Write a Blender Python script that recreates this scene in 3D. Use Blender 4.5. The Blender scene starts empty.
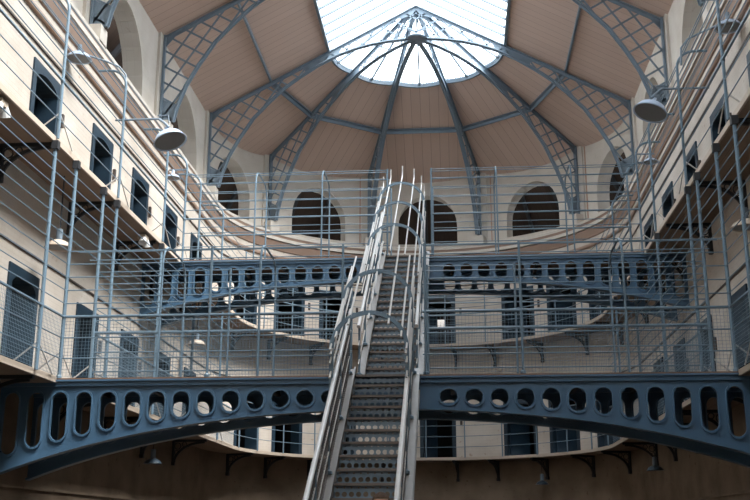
import bpy, math, random
from mathutils import Vector, Matrix
from math import sin, cos, pi, radians, sqrt, atan2, floor, ceil
random.seed(4)
scene = bpy.context.scene
COL = scene.collection

# ------------------------------------------------------------------ layout (metres, camera lens at z = 1.6)
ZC = 1.6
W = 4.6          # gallery edge, half width of the open well
RO = 5.4         # face of the cell walls
RC = 5.60        # face of the clerestory wall
YC = 25.31       # centre of the apse
Y0 = -4.0        # near end of the hall
L1 = ZC + 2.065
L2 = ZC + 5.32
D1, D2 = 13.93, 19.90
BW = 1.16        # bridge width
FLOOR = L1 - 22 * 0.17
ZE, ZA, RG, RP = ZC + 10.89, ZC + 13.85, 2.356, 3.9
SL = (ZA - ZE) / 5.45
def roofz(r): return ZA - SL * r

# ------------------------------------------------------------------ materials
def lin(c):
    return tuple(((v / 255) / 12.92 if v / 255 <= .04045 else ((v / 255 + .055) / 1.055) ** 2.4) for v in c) + (1,)
def new_mat(name):
    m = bpy.data.materials.new(name); m.use_nodes = True
    nt = m.node_tree; return m, nt, nt.nodes, nt.links, nt.nodes['Principled BSDF']
def plain(name, rgb, rough=.5, metal=0, noise=.15, scale=8, bump=0.0, spec=.5):
    m, nt, N, L, B = new_mat(name)
    B.inputs['Roughness'].default_value = rough; B.inputs['Metallic'].default_value = metal
    B.inputs['Specular IOR Level'].default_value = spec
    tc = N.new('ShaderNodeTexCoord'); nz = N.new('ShaderNodeTexNoise')
    nz.inputs['Scale'].default_value = scale; nz.inputs['Detail'].default_value = 6
    L.new(tc.outputs['Object'], nz.inputs['Vector'])
    mx = N.new('ShaderNodeMix'); mx.data_type = 'RGBA'
    c = lin(rgb); d = tuple(v * (1 - noise) for v in c[:3]) + (1,); e = tuple(min(1, v * (1 + noise)) for v in c[:3]) + (1,)
    mx.inputs[6].default_value = d; mx.inputs[7].default_value = e
    L.new(nz.outputs['Fac'], mx.inputs[0]); L.new(mx.outputs[2], B.inputs['Base Color'])
    if bump:
        b = N.new('ShaderNodeBump'); b.inputs['Strength'].default_value = bump; b.inputs['Distance'].default_value = .02
        n2 = N.new('ShaderNodeTexNoise'); n2.inputs['Scale'].default_value = scale * 5; n2.inputs['Detail'].default_value = 8
        L.new(tc.outputs['Object'], n2.inputs['Vector'])
        L.new(n2.outputs['Fac'], b.inputs['Height']); L.new(b.outputs['Normal'], B.inputs['Normal'])
    return m
def wall_mat(name, rgb, rgb2, bw=.22, bh=.075, bump=.35, stain=(150, 120, 95), stain_amt=.5):
    """limewashed brick: brick relief on UV (metres), blotches and scattered wear spots"""
    m, nt, N, L, B = new_mat(name)
    B.inputs['Roughness'].default_value = .85; B.inputs['Specular IOR Level'].default_value = .2
    uv = N.new('ShaderNodeUVMap'); br = N.new('ShaderNodeTexBrick')
    br.inputs['Scale'].default_value = 1; br.inputs['Brick Width'].default_value = bw; br.inputs['Row Height'].default_value = bh
    br.inputs['Mortar Size'].default_value = .006; br.inputs['Mortar Smooth'].default_value = .6
    br.inputs['Color1'].default_value = (1, 1, 1, 1); br.inputs['Color2'].default_value = (.8, .8, .8, 1); br.inputs['Mortar'].default_value = (.35, .35, .35, 1)
    L.new(uv.outputs['UV'], br.inputs['Vector'])
    nz = N.new('ShaderNodeTexNoise'); nz.inputs['Scale'].default_value = 1.3; nz.inputs['Detail'].default_value = 8
    L.new(uv.outputs['UV'], nz.inputs['Vector'])
    mx = N.new('ShaderNodeMix'); mx.data_type = 'RGBA'
    mx.inputs[6].default_value = lin(rgb2); mx.inputs[7].default_value = lin(rgb)
    rp = N.new('ShaderNodeMapRange'); rp.inputs[1].default_value = .35; rp.inputs[2].default_value = .65
    L.new(nz.outputs['Fac'], rp.inputs[0]); L.new(rp.outputs[0], mx.inputs[0])
    mul = N.new('ShaderNodeMix'); mul.data_type = 'RGBA'; mul.blend_type = 'MULTIPLY'; mul.inputs[0].default_value = .12
    L.new(mx.outputs[2], mul.inputs[6]); L.new(br.outputs['Color'], mul.inputs[7])
    n3 = N.new('ShaderNodeTexNoise'); n3.inputs['Scale'].default_value = 7; n3.inputs['Detail'].default_value = 3
    L.new(uv.outputs['UV'], n3.inputs['Vector'])
    r3 = N.new('ShaderNodeMapRange'); r3.inputs[1].default_value = .66; r3.inputs[2].default_value = .74; r3.inputs[4].default_value = stain_amt
    L.new(n3.outputs['Fac'], r3.inputs[0])
    m3 = N.new('ShaderNodeMix'); m3.data_type = 'RGBA'; m3.inputs[7].default_value = lin(stain)
    L.new(r3.outputs[0], m3.inputs[0]); L.new(mul.outputs[2], m3.inputs[6]); L.new(m3.outputs[2], B.inputs['Base Color'])
    b = N.new('ShaderNodeBump'); b.inputs['Strength'].default_value = bump; b.inputs['Distance'].default_value = .012
    L.new(br.outputs['Color'], b.inputs['Height']); L.new(b.outputs['Normal'], B.inputs['Normal'])
    return m
def plank_mat(name, rgb, rgb2, width=.14, axis=0):
    """boards: stripes along V on UV (metres)"""
    m, nt, N, L, B = new_mat(name)
    B.inputs['Roughness'].default_value = .7; B.inputs['Specular IOR Level'].default_value = .25
    uv = N.new('ShaderNodeUVMap'); sp = N.new('ShaderNodeSeparateXYZ'); L.new(uv.outputs['UV'], sp.inputs[0])
    dv = N.new('ShaderNodeMath'); dv.operation = 'DIVIDE'; dv.inputs[1].default_value = width; L.new(sp.outputs[axis], dv.inputs[0])
    fr = N.new('ShaderNodeMath'); fr.operation = 'FRACT'; L.new(dv.outputs[0], fr.inputs[0])
    lt = N.new('ShaderNodeMath'); lt.operation = 'LESS_THAN'; lt.inputs[1].default_value = .05; L.new(fr.outputs[0], lt.inputs[0])
    fl = N.new('ShaderNodeMath'); fl.operation = 'FLOOR'; L.new(dv.outputs[0], fl.inputs[0])
    wn = N.new('ShaderNodeTexWhiteNoise'); wn.noise_dimensions = '1D'; L.new(fl.outputs[0], wn.inputs['W'])
    nz = N.new('ShaderNodeTexNoise'); nz.inputs['Scale'].default_value = 3; nz.inputs['Detail'].default_value = 7
    mp = N.new('ShaderNodeMapping'); mp.inputs['Scale'].default_value = (4, .5, 1) if axis == 0 else (.5, 4, 1)
    L.new(uv.outputs['UV'], mp.inputs[0]); L.new(mp.outputs[0], nz.inputs['Vector'])
    ad = N.new('ShaderNodeMath'); ad.operation = 'ADD'; L.new(wn.outputs['Value'], ad.inputs[0]); L.new(nz.outputs['Fac'], ad.inputs[1])
    hf = N.new('ShaderNodeMath'); hf.operation = 'MULTIPLY'; hf.inputs[1].default_value = .5; L.new(ad.outputs[0], hf.inputs[0])
    mx = N.new('ShaderNodeMix'); mx.data_type = 'RGBA'; mx.inputs[6].default_value = lin(rgb); mx.inputs[7].default_value = lin(rgb2)
    L.new(hf.outputs[0], mx.inputs[0])
    m2 = N.new('ShaderNodeMix'); m2.data_type = 'RGBA'; m2.blend_type = 'MULTIPLY'; m2.inputs[7].default_value = (.68, .65, .63, 1)
    L.new(lt.outputs[0], m2.inputs[0]); L.new(mx.outputs[2], m2.inputs[6]); L.new(m2.outputs[2], B.inputs['Base Color'])
    return m
M = {}
M['wall'] = wall_mat('limewashed_brick', (203, 194, 184), (190, 179, 167))
M['clere'] = wall_mat('limewashed_plaster', (210, 202, 192), (198, 189, 177), bw=.5, bh=.16, bump=.25, stain_amt=.3)
M['ground'] = wall_mat('ochre_limewash', (142, 126, 109), (120, 104, 88), bw=.6, bh=.3, bump=.3, stain=(90, 66, 48), stain_amt=.7)
M['brownband'] = plain('brown_moulding', (152, 128, 113), .6, noise=.06, scale=3)  # even brown colour of the cornice bands, also used for the mouth
M['plank'] = plank_mat('ceiling_boards', (210, 188, 176), (197, 174, 161), .27)
M['deckboard'] = plank_mat('gallery_soffit_boards', (150, 129, 111), (130, 109, 92), .2, axis=1)
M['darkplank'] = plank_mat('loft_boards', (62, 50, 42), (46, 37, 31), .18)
M['iron'] = plain('blue_grey_iron_paint', (74, 104, 129), .42, noise=.08, scale=5, bump=.05)
M['ironrail'] = plain('blue_grey_rail_paint', (102, 123, 138), .4, noise=.08, scale=5)
M['truss'] = plain('grey_iron_paint', (112, 127, 140), .45, noise=.08, scale=5)
M['darkiron'] = plain('black_iron', (38, 40, 44), .55, noise=.2)
M['steel'] = plain('pale_steel', (192, 190, 188), .3, noise=.08, scale=6)
M['stringer'] = plain('worn_grey_steel', (122, 116, 112), .4, noise=.15, scale=9)
M['tread'] = plain('worn_tread', (112, 101, 93), .55, noise=.25, scale=14)
M['riser'] = plain('dark_blue_grey_riser', (112, 128, 140), .5, noise=.15)
M['door'] = plain('dark_blue_door_paint', (26, 47, 62), .5, noise=.2, scale=9)
M['fascia'] = plain('cream_fascia', (184, 168, 152), .7, noise=.08)
M['deckedge'] = plain('worn_deck_edge', (120, 92, 74), .7, noise=.3, scale=12)
M['stone'] = plain('cream_stone', (204, 196, 186), .8, noise=.08, bump=.1)
M['lampwhite'] = plain('pale_enamel', (176, 194, 216), .3, noise=.05)
M['lampinner'] = plain('grey_diffuser', (120, 122, 124), .6, noise=.05)
M['cell'] = plain('cell_shade_black', (26, 23, 22), .9, noise=.15)  # darkness of the unlit cells put into the colour; loft floor shares it
M['floor'] = plain('stone_floor', (66, 58, 52), .7, noise=.2, scale=3, bump=.15)
M['pipe'] = plain('brown_conduit', (70, 62, 58), .5, noise=.1)
M['joint'] = plain('buff_joint', (176, 142, 124), .8, noise=.1)
M['skin'] = plain('skin', (214, 164, 138), .5, noise=.05)
M['hair'] = plain('fair_hair', (86, 60, 38), .8, noise=.6, scale=70, bump=1.0)
M['shirt'] = plain('navy_shirt', (52, 62, 84), .85, noise=.1)
M['jeans'] = plain('blue_jeans', (60, 80, 112), .85, noise=.15)
M['shoe'] = plain('brown_shoe', (70, 48, 34), .6)
M['eye'] = plain('eye_white', (236, 232, 226), .3, noise=.02)
# glass: thin pane, mostly clear
m, nt, N, L, B = new_mat('skylight_glass')
N.remove(B); tr = N.new('ShaderNodeBsdfTransparent'); gl = N.new('ShaderNodeBsdfGlossy'); gl.inputs['Roughness'].default_value = .08
tr.inputs[0].default_value = (.93, .96, .97, 1); ms = N.new('ShaderNodeMixShader'); ms.inputs[0].default_value = .06
L.new(tr.outputs[0], ms.inputs[1]); L.new(gl.outputs[0], ms.inputs[2]); L.new(ms.outputs[0], N['Material Output'].inputs[0]); M['glass'] = m
m, nt, N, L, B = new_mat('daylit_window'); B.inputs['Emission Color'].default_value = (1, .95, .88, 1); B.inputs['Emission Strength'].default_value = .5; M['lit'] = m

# ------------------------------------------------------------------ mesh builder
class MB:
    def __init__(s): s.v = []; s.f = []; s.uv = []
    def quad(s, pts, uvs=None):
        n = len(s.v); s.v += [tuple(p) for p in pts]; s.f.append(tuple(range(n, n + len(pts))))
        s.uv.append(uvs if uvs else None)
    def box(s, a, b):
        x0, y0, z0 = a; x1, y1, z1 = b
        c = [(x, y, z) for z in (z0, z1) for y in (y0, y1) for x in (x0, x1)]; s.hexa(c)
    def hexa(s, c):
        n = len(s.v); s.v += [tuple(p) for p in c]
        for f in ((0, 2, 3, 1), (4, 5, 7, 6), (0, 1, 5, 4), (2, 6, 7, 3), (0, 4, 6, 2), (1, 3, 7, 5)):
            s.f.append(tuple(n + i for i in f)); s.uv.append(None)
    def bar(s, a, b, w, h, up=(0, 0, 1)):
        """rectangular bar; w across, h along 'up'"""
        a = Vector(a); b = Vector(b); d = b - a
        if d.length < 1e-6: return
        d.normalize(); up = Vector(up)
        if abs(d.dot(up)) > .99: up = Vector((0, 1, 0)) if abs(d.y) < .9 else Vector((1, 0, 0))
        x = d.cross(up).normalized(); u = x.cross(d).normalized()
        c = []
        for p in (a, b):
            for i in (-1, 1):
                for j in (-1, 1): c.append(p + x * (w / 2 * j) + u * (h / 2 * i))
        s.hexa(c)
    def tube(s, pts, r, n=6, closed=False, caps=True):
        P = [Vector(p) for p in pts]; m = len(P); rs = r if isinstance(r, (list, tuple)) else [r] * m
        rings = []; prev = None
        for i, p in enumerate(P):
            if closed: t = P[(i + 1) % m] - P[i - 1]
            else: t = P[min(i + 1, m - 1)] - P[max(i - 1, 0)]
            if t.length < 1e-9: t = Vector((0, 0, 1))
            t.normalize()
            if prev is None:
                a = Vector((0, 0, 1)) if abs(t.z) < .9 else Vector((1, 0, 0)); x = t.cross(a).normalized()
            else:
                x = (prev - t * prev.dot(t)); x = x.normalized() if x.length > 1e-6 else t.orthogonal().normalized()
            prev = x; y = t.cross(x); base = len(s.v)
            for k in range(n):
                a = 2 * pi * k / n + pi / n; s.v.append(tuple(p + (x * cos(a) + y * sin(a)) * rs[i]))
            rings.append(base)
        rng = range(m if closed else m - 1)
        for i in rng:
            a = rings[i]; b = rings[(i + 1) % m]
            for k in range(n):
                s.f.append((a + k, a + (k + 1) % n, b + (k + 1) % n, b + k)); s.uv.append(None)
        if caps and not closed:
            s.f.append(tuple(rings[0] + k for k in reversed(range(n)))); s.uv.append(None)
            s.f.append(tuple(rings[-1] + k for k in range(n))); s.uv.append(None)
    def lathe(s, prof, o=(0, 0, 0), n=20, M4=None):
        base = len(s.v); o = Vector(o)
        for r, z in prof:
            for k in range(n):
                a = 2 * pi * k / n; p = Vector((r * cos(a), r * sin(a), z))
                if M4: p = M4 @ p
                s.v.append(tuple(p + o))
        for i in range(len(prof) - 1):
            for k in range(n):
                s.f.append((base + i * n + k, base + i * n + (k + 1) % n, base + (i + 1) * n + (k + 1) % n, base + (i + 1) * n + k)); s.uv.append(None)
def children(o): return list(o.children)
def origin(o):
    p = Vector((0, 0, 0))
    while o: p += o.location; o = o.parent
    return p
def tag(o, label=None, cat=None, group=None, kind=None):
    if label: o['label'] = label
    if cat: o['category'] = cat
    if group: o['group'] = group
    if kind: o['kind'] = kind
    return o
def build(name, mb, mat, parent=None, loc=None, smooth=False, mats=None):
    me = bpy.data.meshes.new(name)
    off = origin(parent) if parent else Vector(loc or (0, 0, 0))
    me.from_pydata([tuple(Vector(v) - off) for v in mb.v], [], mb.f)
    if any(u for u in mb.uv):
        ul = me.uv_layers.new(name='UVMap'); i = 0
        for f, u in zip(mb.f, mb.uv):
            for k in range(len(f)):
                ul.data[i].uv = u[k] if u else (0, 0); i += 1
    me.materials.append(M[mat]); me.update()
    if smooth:
        for p in me.polygons: p.use_smooth = True
    o = bpy.data.objects.new(name, me); COL.objects.link(o)
    if parent: o.parent = parent
    else: o.location = off
    return o
def thing(name, label, cat, loc=(0, 0, 0), group=None, rz=0):
    o = bpy.data.objects.new(name, None); COL.objects.link(o); o.location = loc; o.rotation_euler.z = rz
    o.empty_display_size = .1
    return tag(o, label, cat, group)
def dup(o, loc, rz=0, label=None, group=None, parent=None, sx=1):
    c = o.copy(); COL.objects.link(c)
    if parent is None:
        c.location = loc; c.rotation_euler.z = rz; c.scale = (sx, 1, 1)
        if label: c['label'] = label
        if group: c['group'] = group
    else: c.parent = parent
    for ch in list(o.children): dup(ch, None, parent=c)
    return c
def struct(name, mb, mat, parent=None, smooth=False, loc=None):
    o = build(name, mb, mat, parent, loc, smooth)
    if not parent: o['kind'] = 'structure'
    return o
def ordinal(i): return ['first', 'second', 'third', 'fourth', 'fifth', 'sixth', 'seventh', 'eighth', 'ninth', 'tenth', 'eleventh', 'twelfth', 'thirteenth', 'fourteenth'][i]

# ------------------------------------------------------------------ U shaped path (left side, apse, right side)
def pt_line(side, y, r): return Vector((side * r, y, 0))
def pt_arc(a, r): return Vector((r * cos(a), YC + r * sin(a), 0))
def upath(ya=Y0, yb=Y0, n=60):
    """functions of r giving points with r = distance from centre line"""
    P = [lambda r, y=ya: pt_line(-1, y, r)]
    P += [lambda r, y=y: pt_line(-1, y, r) for y in (8, 16)]
    P += [lambda r, a=a: pt_arc(a, r) for a in [pi - pi * i / n for i in range(n + 1)]]
    P += [lambda r, y=y: pt_line(1, y, r) for y in (16, 8)]
    P += [lambda r, y=yb: pt_line(1, y, r)]
    return P
def sweep(mb, path, prof, closed=True, uvs=True):
    """prof: list of (r,z)"""
    m = len(prof); u = 0; last = None
    for i in range(len(path) - 1):
        A = [path[i](r) + Vector((0, 0, z)) for r, z in prof]; B = [path[i + 1](r) + Vector((0, 0, z)) for r, z in prof]
        du = (B[0] - A[0]).length; v = 0
        for k in range(m if closed else m - 1):
            j = (k + 1) % m; dv = (Vector(prof[j] + (0,)) - Vector(prof[k] + (0,))).length
            mb.quad([A[k], B[k], B[j], A[j]], [(u, v), (u + du, v), (u + du, v + dv), (u, v + dv)]); v += dv
        u += du

# ------------------------------------------------------------------ walls with openings
def wall_strip(mb, umin, umax, z0, z1, ops, mp, du=.3):
    """ops: (uc, w, zb, zs, rise, depth) opening with segmental/round head. mp(u, z, d) -> point (d = outward depth)"""
    ops = sorted(ops); cuts = []
    def face(u0, u1, za0, za1, zb0, zb1):
        mb.quad([mp(u0, za0, 0), mp(u1, za1, 0), mp(u1, zb1, 0), mp(u0, zb0, 0)], [(u0, za0), (u1, za1), (u1, zb1), (u0, zb0)])
    def plainr(a, b):
        n = max(1, int(ceil((b - a) / du)))
        for i in range(n):
            face(a + (b - a) * i / n, a + (b - a) * (i + 1) / n, z0, z0, z1, z1)
    u = umin
    for uc, w, zb, zs, rise, dep in ops:
        a, b = uc - w / 2, uc + w / 2
        plainr(u, a); n = 14
        xs = [uc - w / 2 * cos(pi * i / n) for i in range(n + 1)]
        top = [zs + rise * sqrt(max(0, 1 - ((x - uc) / (w / 2)) ** 2)) for x in xs]
        for i in range(n):
            if zb > z0: face(xs[i], xs[i + 1], z0, z0, zb, zb)
            face(xs[i], xs[i + 1], top[i], top[i + 1], z1, z1)
            mb.quad([mp(xs[i], top[i], 0), mp(xs[i + 1], top[i + 1], 0), mp(xs[i + 1], top[i + 1], dep), mp(xs[i], top[i], dep)],
                    [(xs[i], 0), (xs[i + 1], 0), (xs[i + 1], dep), (xs[i], dep)])
            mb.quad([mp(xs[i], zb, 0), mp(xs[i + 1], zb, 0), mp(xs[i + 1], zb, dep), mp(xs[i], zb, dep)], [(xs[i], 0), (xs[i + 1], 0), (xs[i + 1], dep), (xs[i], dep)])
        for x in (a, b):
            mb.quad([mp(x, zb, 0), mp(x, zs, 0), mp(x, zs, dep), mp(x, zb, dep)], [(0, zb), (0, zs), (dep, zs), (dep, zb)])
        u = b
    plainr(u, umax)
def mp_left(R): return lambda u, z, d: Vector((-R - d, u, z))
def mp_right(R): return lambda u, z, d: Vector((R + d, u, z))
def mp_apse(R): return lambda u, z, d: Vector(((R + d) * cos(u / R), YC + (R + d) * sin(u / R), z))

DL2 = [9.2, 11.85, 14.47, 17.1, 19.4, 21.65, 24.0]
DL1 = [9.1, 11.7, 14.3, 17.0, 19.35, 21.7, 24.0]
DR2 = [9.4, 11.8, 14.2, 16.6, 18.8, 21.05, 23.3]
DR1 = [9.3, 11.7, 14.1, 16.45, 18.8, 21.05, 23.3]
AP2 = [26.5, 43.5, 59.5, 86, 119.5, 136, 155]
AP1 = [26, 44.5, 60, 86.5, 118, 136, 152.5]
DW, DH, DRISE, DDEP = .90, 1.38, .19, .12
ZW = ZC + 8.3
def dop(u, zf): return (u, DW, zf + .02, zf + DH, DRISE, .04)
def lunette(u, w=1.83, zs=9.2, rise=1.03): return (u, w, ZC + 8.64, ZC + zs, rise, .42)
TR = [YC, 20.85, 16.4, 11.95, 7.5, 3.05, -1.4]
for side, nm, mpf, d1, d2 in ((-1, 'left', mp_left, DL1, DL2), (1, 'right', mp_right, DR1, DR2)):
    g = MB(); wall_strip(g, Y0, YC, FLOOR, L1 - .05, [], mpf(RO)); struct('wall_%s_ground' % nm, g, 'ground')
    g = MB(); wall_strip(g, Y0, YC, L1 - .05, L2 - .05, [dop(y, L1) for y in d1], mpf(RO)); struct('wall_%s_lower' % nm, g, 'wall')
    g = MB(); wall_strip(g, Y0, YC, L2 - .05, ZW, [dop(y, L2) for y in d2], mpf(RO)); struct('wall_%s_upper' % nm, g, 'wall')
    ls = [(TR[i] + TR[i + 1]) / 2 - (.13 if i else -.09) for i in range(6)]
    g = MB(); wall_strip(g, Y0, YC, ZW, ZE + .06, [lunette(y, 2.5, 9.05, 1.35) for y in ls], mpf(RC)); struct('wall_%s_clerestory' % nm, g, 'clere')
def arcops(angs, R, f): return [f(radians(a) * R) for a in angs]
g = MB(); wall_strip(g, 0, pi * RO, FLOOR, L1 - .05, [], mp_apse(RO)); struct('wall_back_ground', g, 'ground')
g = MB(); wall_strip(g, 0, pi * RO, L1 - .05, L2 - .05, arcops(AP1, RO, lambda u: dop(u, L1)), mp_apse(RO)); struct('wall_back_lower', g, 'wall')
g = MB(); wall_strip(g, 0, pi * RO, L2 - .05, ZW, arcops(AP2, RO, lambda u: dop(u, L2)), mp_apse(RO)); struct('wall_back_upper', g, 'wall')
LA = [19, 54, 89, 125, 161]
g = MB(); wall_strip(g, 0, pi * RC, ZW, ZE + .2, arcops(LA, RC, lunette), mp_apse(RC), du=.2); struct('wall_back_clerestory', g, 'clere')
g = MB(); g.box((-RC - .3, Y0 - .3, FLOOR), (RC + .3, Y0, ZA)); struct('wall_front', g, 'wall')
g = MB(); g.box((-12, Y0 - .3, FLOOR - .3), (12, YC + 12, FLOOR)); struct('floor', g, 'floor')

# lofts behind the lunettes: dark boarded lean-to
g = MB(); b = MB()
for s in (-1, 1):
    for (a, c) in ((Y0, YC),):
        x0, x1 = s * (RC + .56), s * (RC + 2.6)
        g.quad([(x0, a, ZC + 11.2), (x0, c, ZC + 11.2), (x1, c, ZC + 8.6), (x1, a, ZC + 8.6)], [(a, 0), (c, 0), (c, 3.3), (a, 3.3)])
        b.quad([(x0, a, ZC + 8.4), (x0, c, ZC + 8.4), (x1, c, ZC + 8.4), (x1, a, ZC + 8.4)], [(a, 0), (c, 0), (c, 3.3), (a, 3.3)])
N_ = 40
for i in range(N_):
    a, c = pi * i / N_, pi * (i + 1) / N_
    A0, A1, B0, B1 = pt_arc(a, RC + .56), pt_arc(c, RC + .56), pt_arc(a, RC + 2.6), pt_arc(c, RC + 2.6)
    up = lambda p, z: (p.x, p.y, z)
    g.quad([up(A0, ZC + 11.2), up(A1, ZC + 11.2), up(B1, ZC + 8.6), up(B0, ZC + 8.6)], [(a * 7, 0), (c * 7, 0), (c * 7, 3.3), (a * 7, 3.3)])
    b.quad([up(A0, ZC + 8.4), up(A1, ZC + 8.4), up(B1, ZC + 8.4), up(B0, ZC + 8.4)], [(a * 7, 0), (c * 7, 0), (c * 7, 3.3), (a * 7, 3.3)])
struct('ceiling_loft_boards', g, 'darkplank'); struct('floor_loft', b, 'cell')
# rafters seen in the lofts
g = MB()
for a in [9 + 9 * k for k in range(19)]:
    g.bar(tuple(pt_arc(radians(a), RC + .6) + Vector((0, 0, ZC + 11.0))), tuple(pt_arc(radians(a), RC + 2.5) + Vector((0, 0, ZC + 8.6))), .09, .12)
for s in (-1, 1):
    for k in range(17): g.bar((s * (RC + .6), 6.4 + 1.11 * k, ZC + 11.0), (s * (RC + 2.5), 6.4 + 1.11 * k, ZC + 8.6), .09, .12)
struct('trim_loft_rafters', g, 'darkiron')

# ------------------------------------------------------------------ cornices and string courses
path = upath()
def trim(name, prof, mat):
    g = MB(); sweep(g, path, prof); return struct(name, g, mat)
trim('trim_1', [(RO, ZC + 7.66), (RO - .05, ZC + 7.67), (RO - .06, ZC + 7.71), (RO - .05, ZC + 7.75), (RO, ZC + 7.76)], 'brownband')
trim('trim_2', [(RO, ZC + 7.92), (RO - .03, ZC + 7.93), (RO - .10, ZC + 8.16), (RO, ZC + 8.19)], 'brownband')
trim('trim_3', [(RO, ZC + 8.19), (RO - .13, ZC + 8.19), (RO - .13, ZC + 8.28), (RO, ZC + 8.28)], 'stone')
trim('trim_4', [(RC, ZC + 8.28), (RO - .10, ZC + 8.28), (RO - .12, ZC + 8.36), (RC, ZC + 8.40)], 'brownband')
trim('trim_5', [(RC + .02, ZC + 8.36), (RO - .13, ZC + 8.36), (RO - .13, ZC + 8.43), (RC + .02, ZC + 8.58)], 'stone')
trim('trim_6', [(RO, ZC + .62), (RO - .03, ZC + .62), (RO - .03, ZC + .66), (RO, ZC + .66)], 'ground')
trim('trim_7', [(RO, ZC + 4.0), (RO - .02, ZC + 4.0), (RO - .02, ZC + 4.03), (RO, ZC + 4.03)], 'pipe')
trim('trim_8', [(RO, ZC + 7.22), (RO - .025, ZC + 7.22), (RO - .025, ZC + 7.25), (RO, ZC + 7.25)], 'pipe')
# pilasters behind the trusses and slim buff joints
for i, a in enumerate((146, 110.8, 68.4, 32.9)):
    g = MB(); p = pt_arc(radians(a), RC - .01); g.bar((p.x, p.y, ZC + 8.6), (p.x, p.y, ZC + 10.75), .035, .03); struct('trim_joint_%d' % (i + 1), g, 'joint')

# ------------------------------------------------------------------ gallery walkways (U shaped slabs)
for zf, nm, lab in ((L1, 'lower', 'lower U-shaped gallery walkway slab carried on iron brackets round the whole hall'), (L2, 'upper', 'upper U-shaped gallery walkway slab in front of the top row of cell doors')):
    t = thing('gallery_walkway', lab, 'walkway', (0, Y0, zf), 'gallery walkways')
    g = MB(); sweep(g, path, [(W + .03, zf - .06), (RO - .002, zf - .06), (RO - .002, zf), (W + .03, zf)]); build('deck', g, 'deckboard', t)
    g = MB(); sweep(g, path, [(W, zf - .06), (W + .04, zf - .06), (W + .04, zf + .02), (W, zf + .02)]); o = build('fascia', g, 'fascia', t); o['label'] = 'cream edge board'

# ------------------------------------------------------------------ cell doors
def make_door():
    """local: x along wall, -y towards the hall, z up from gallery floor"""
    t = bpy.data.objects.new('door_1', None); COL.objects.link(t); t['kind'] = 'structure'
    fw, fh = 1.06, 1.64
    g = MB()
    a, zs, rise = DW / 2 - .02, DH - .02, DRISE - .02; n = 12
    for y0, y1 in ((-.03, .03),):
        for i in range(n):
            xa, xb = -a * cos(pi * i / n), -a * cos(pi * (i + 1) / n)
            za, zb = zs + rise * sin(pi * i / n), zs + rise * sin(pi * (i + 1) / n)
            for y in (y0,): g.quad([(xa, y, za), (xb, y, zb), (xb, y, fh), (xa, y, fh)])
            g.quad([(xa, y0, za), (xb, y0, zb), (xb, .36, zb), (xa, .36, za)])
        for s in (-1, 1):
            g.box((min(s * a, s * fw / 2), y0, 0), (max(s * a, s * fw / 2), y1 - .031, fh))
            g.box((min(s * (a + .015), s * (a - .015)), y0, 0), (max(s * (a + .015), s * (a - .015)), .36, zs))
        g.box((-fw / 2, y0, fh), (fw / 2, -.001, fh + .02))
    build('door_frame', g, 'door', t)
    g = MB()   # leaf ajar, opening into the cell
    g.box((-.02, .10, .02), (.02, .78, 1.4)); 
    for z in (.25, .7, 1.15): g.box((-.035, .10, z), (-.02, .7, z + .06))
    for v in range(len(g.v)):
        x, y, z = g.v[v]; c, s = cos(.45), sin(.45); g.v[v] = (x * c + (y - .1) * s - a + .04, -x * s + (y - .1) * c + .1, z)
    lf = build('door_leaf', g, 'door', t)
    g = MB(); g.tube([(.5 * sin(.45) * 1 - a, .62, .8), (.5 * sin(.45) - a + .06, .6, .8), (.5 * sin(.45) - a + .06, .6, .7)], .012); build('door_handle', g, 'darkiron', lf)
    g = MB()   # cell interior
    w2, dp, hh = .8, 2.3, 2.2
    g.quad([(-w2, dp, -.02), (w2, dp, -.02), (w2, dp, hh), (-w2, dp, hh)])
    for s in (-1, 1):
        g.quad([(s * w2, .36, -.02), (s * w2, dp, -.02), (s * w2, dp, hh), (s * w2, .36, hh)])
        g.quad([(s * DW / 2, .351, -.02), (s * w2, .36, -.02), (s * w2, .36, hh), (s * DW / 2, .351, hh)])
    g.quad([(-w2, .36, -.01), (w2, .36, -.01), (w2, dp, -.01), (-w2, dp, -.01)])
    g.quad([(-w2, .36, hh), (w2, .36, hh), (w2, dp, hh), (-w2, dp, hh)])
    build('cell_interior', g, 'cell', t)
    g = MB(); g.box((fw / 2 + .12, -.05, 1.0), (fw / 2 + .19, 0, 1.22)); build('lock_box', g, 'pipe', t)
    return t
door0 = make_door(); ndoor = [0]
def place_door(p, rz):
    ndoor[0] += 1
    if ndoor[0] == 1: d = door0; d.location = p; d.rotation_euler.z = rz
    else:
        d = dup(door0, p, rz); d.name = 'door_%d' % ndoor[0]
    return d
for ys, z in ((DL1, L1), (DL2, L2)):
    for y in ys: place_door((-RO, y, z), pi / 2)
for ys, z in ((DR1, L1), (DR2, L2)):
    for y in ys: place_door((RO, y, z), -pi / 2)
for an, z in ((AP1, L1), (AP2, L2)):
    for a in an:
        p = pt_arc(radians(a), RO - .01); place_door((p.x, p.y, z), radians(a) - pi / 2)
# small daylit window at the back of one cell
a = radians(88.0); p = pt_arc(a, RO + 2.0); g = MB()
g.bar((p.x + .0, p.y, ZC + 6.47), (p.x + .32, p.y, ZC + 6.47), .02, .3); struct('window_9', g, 'lit')

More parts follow.
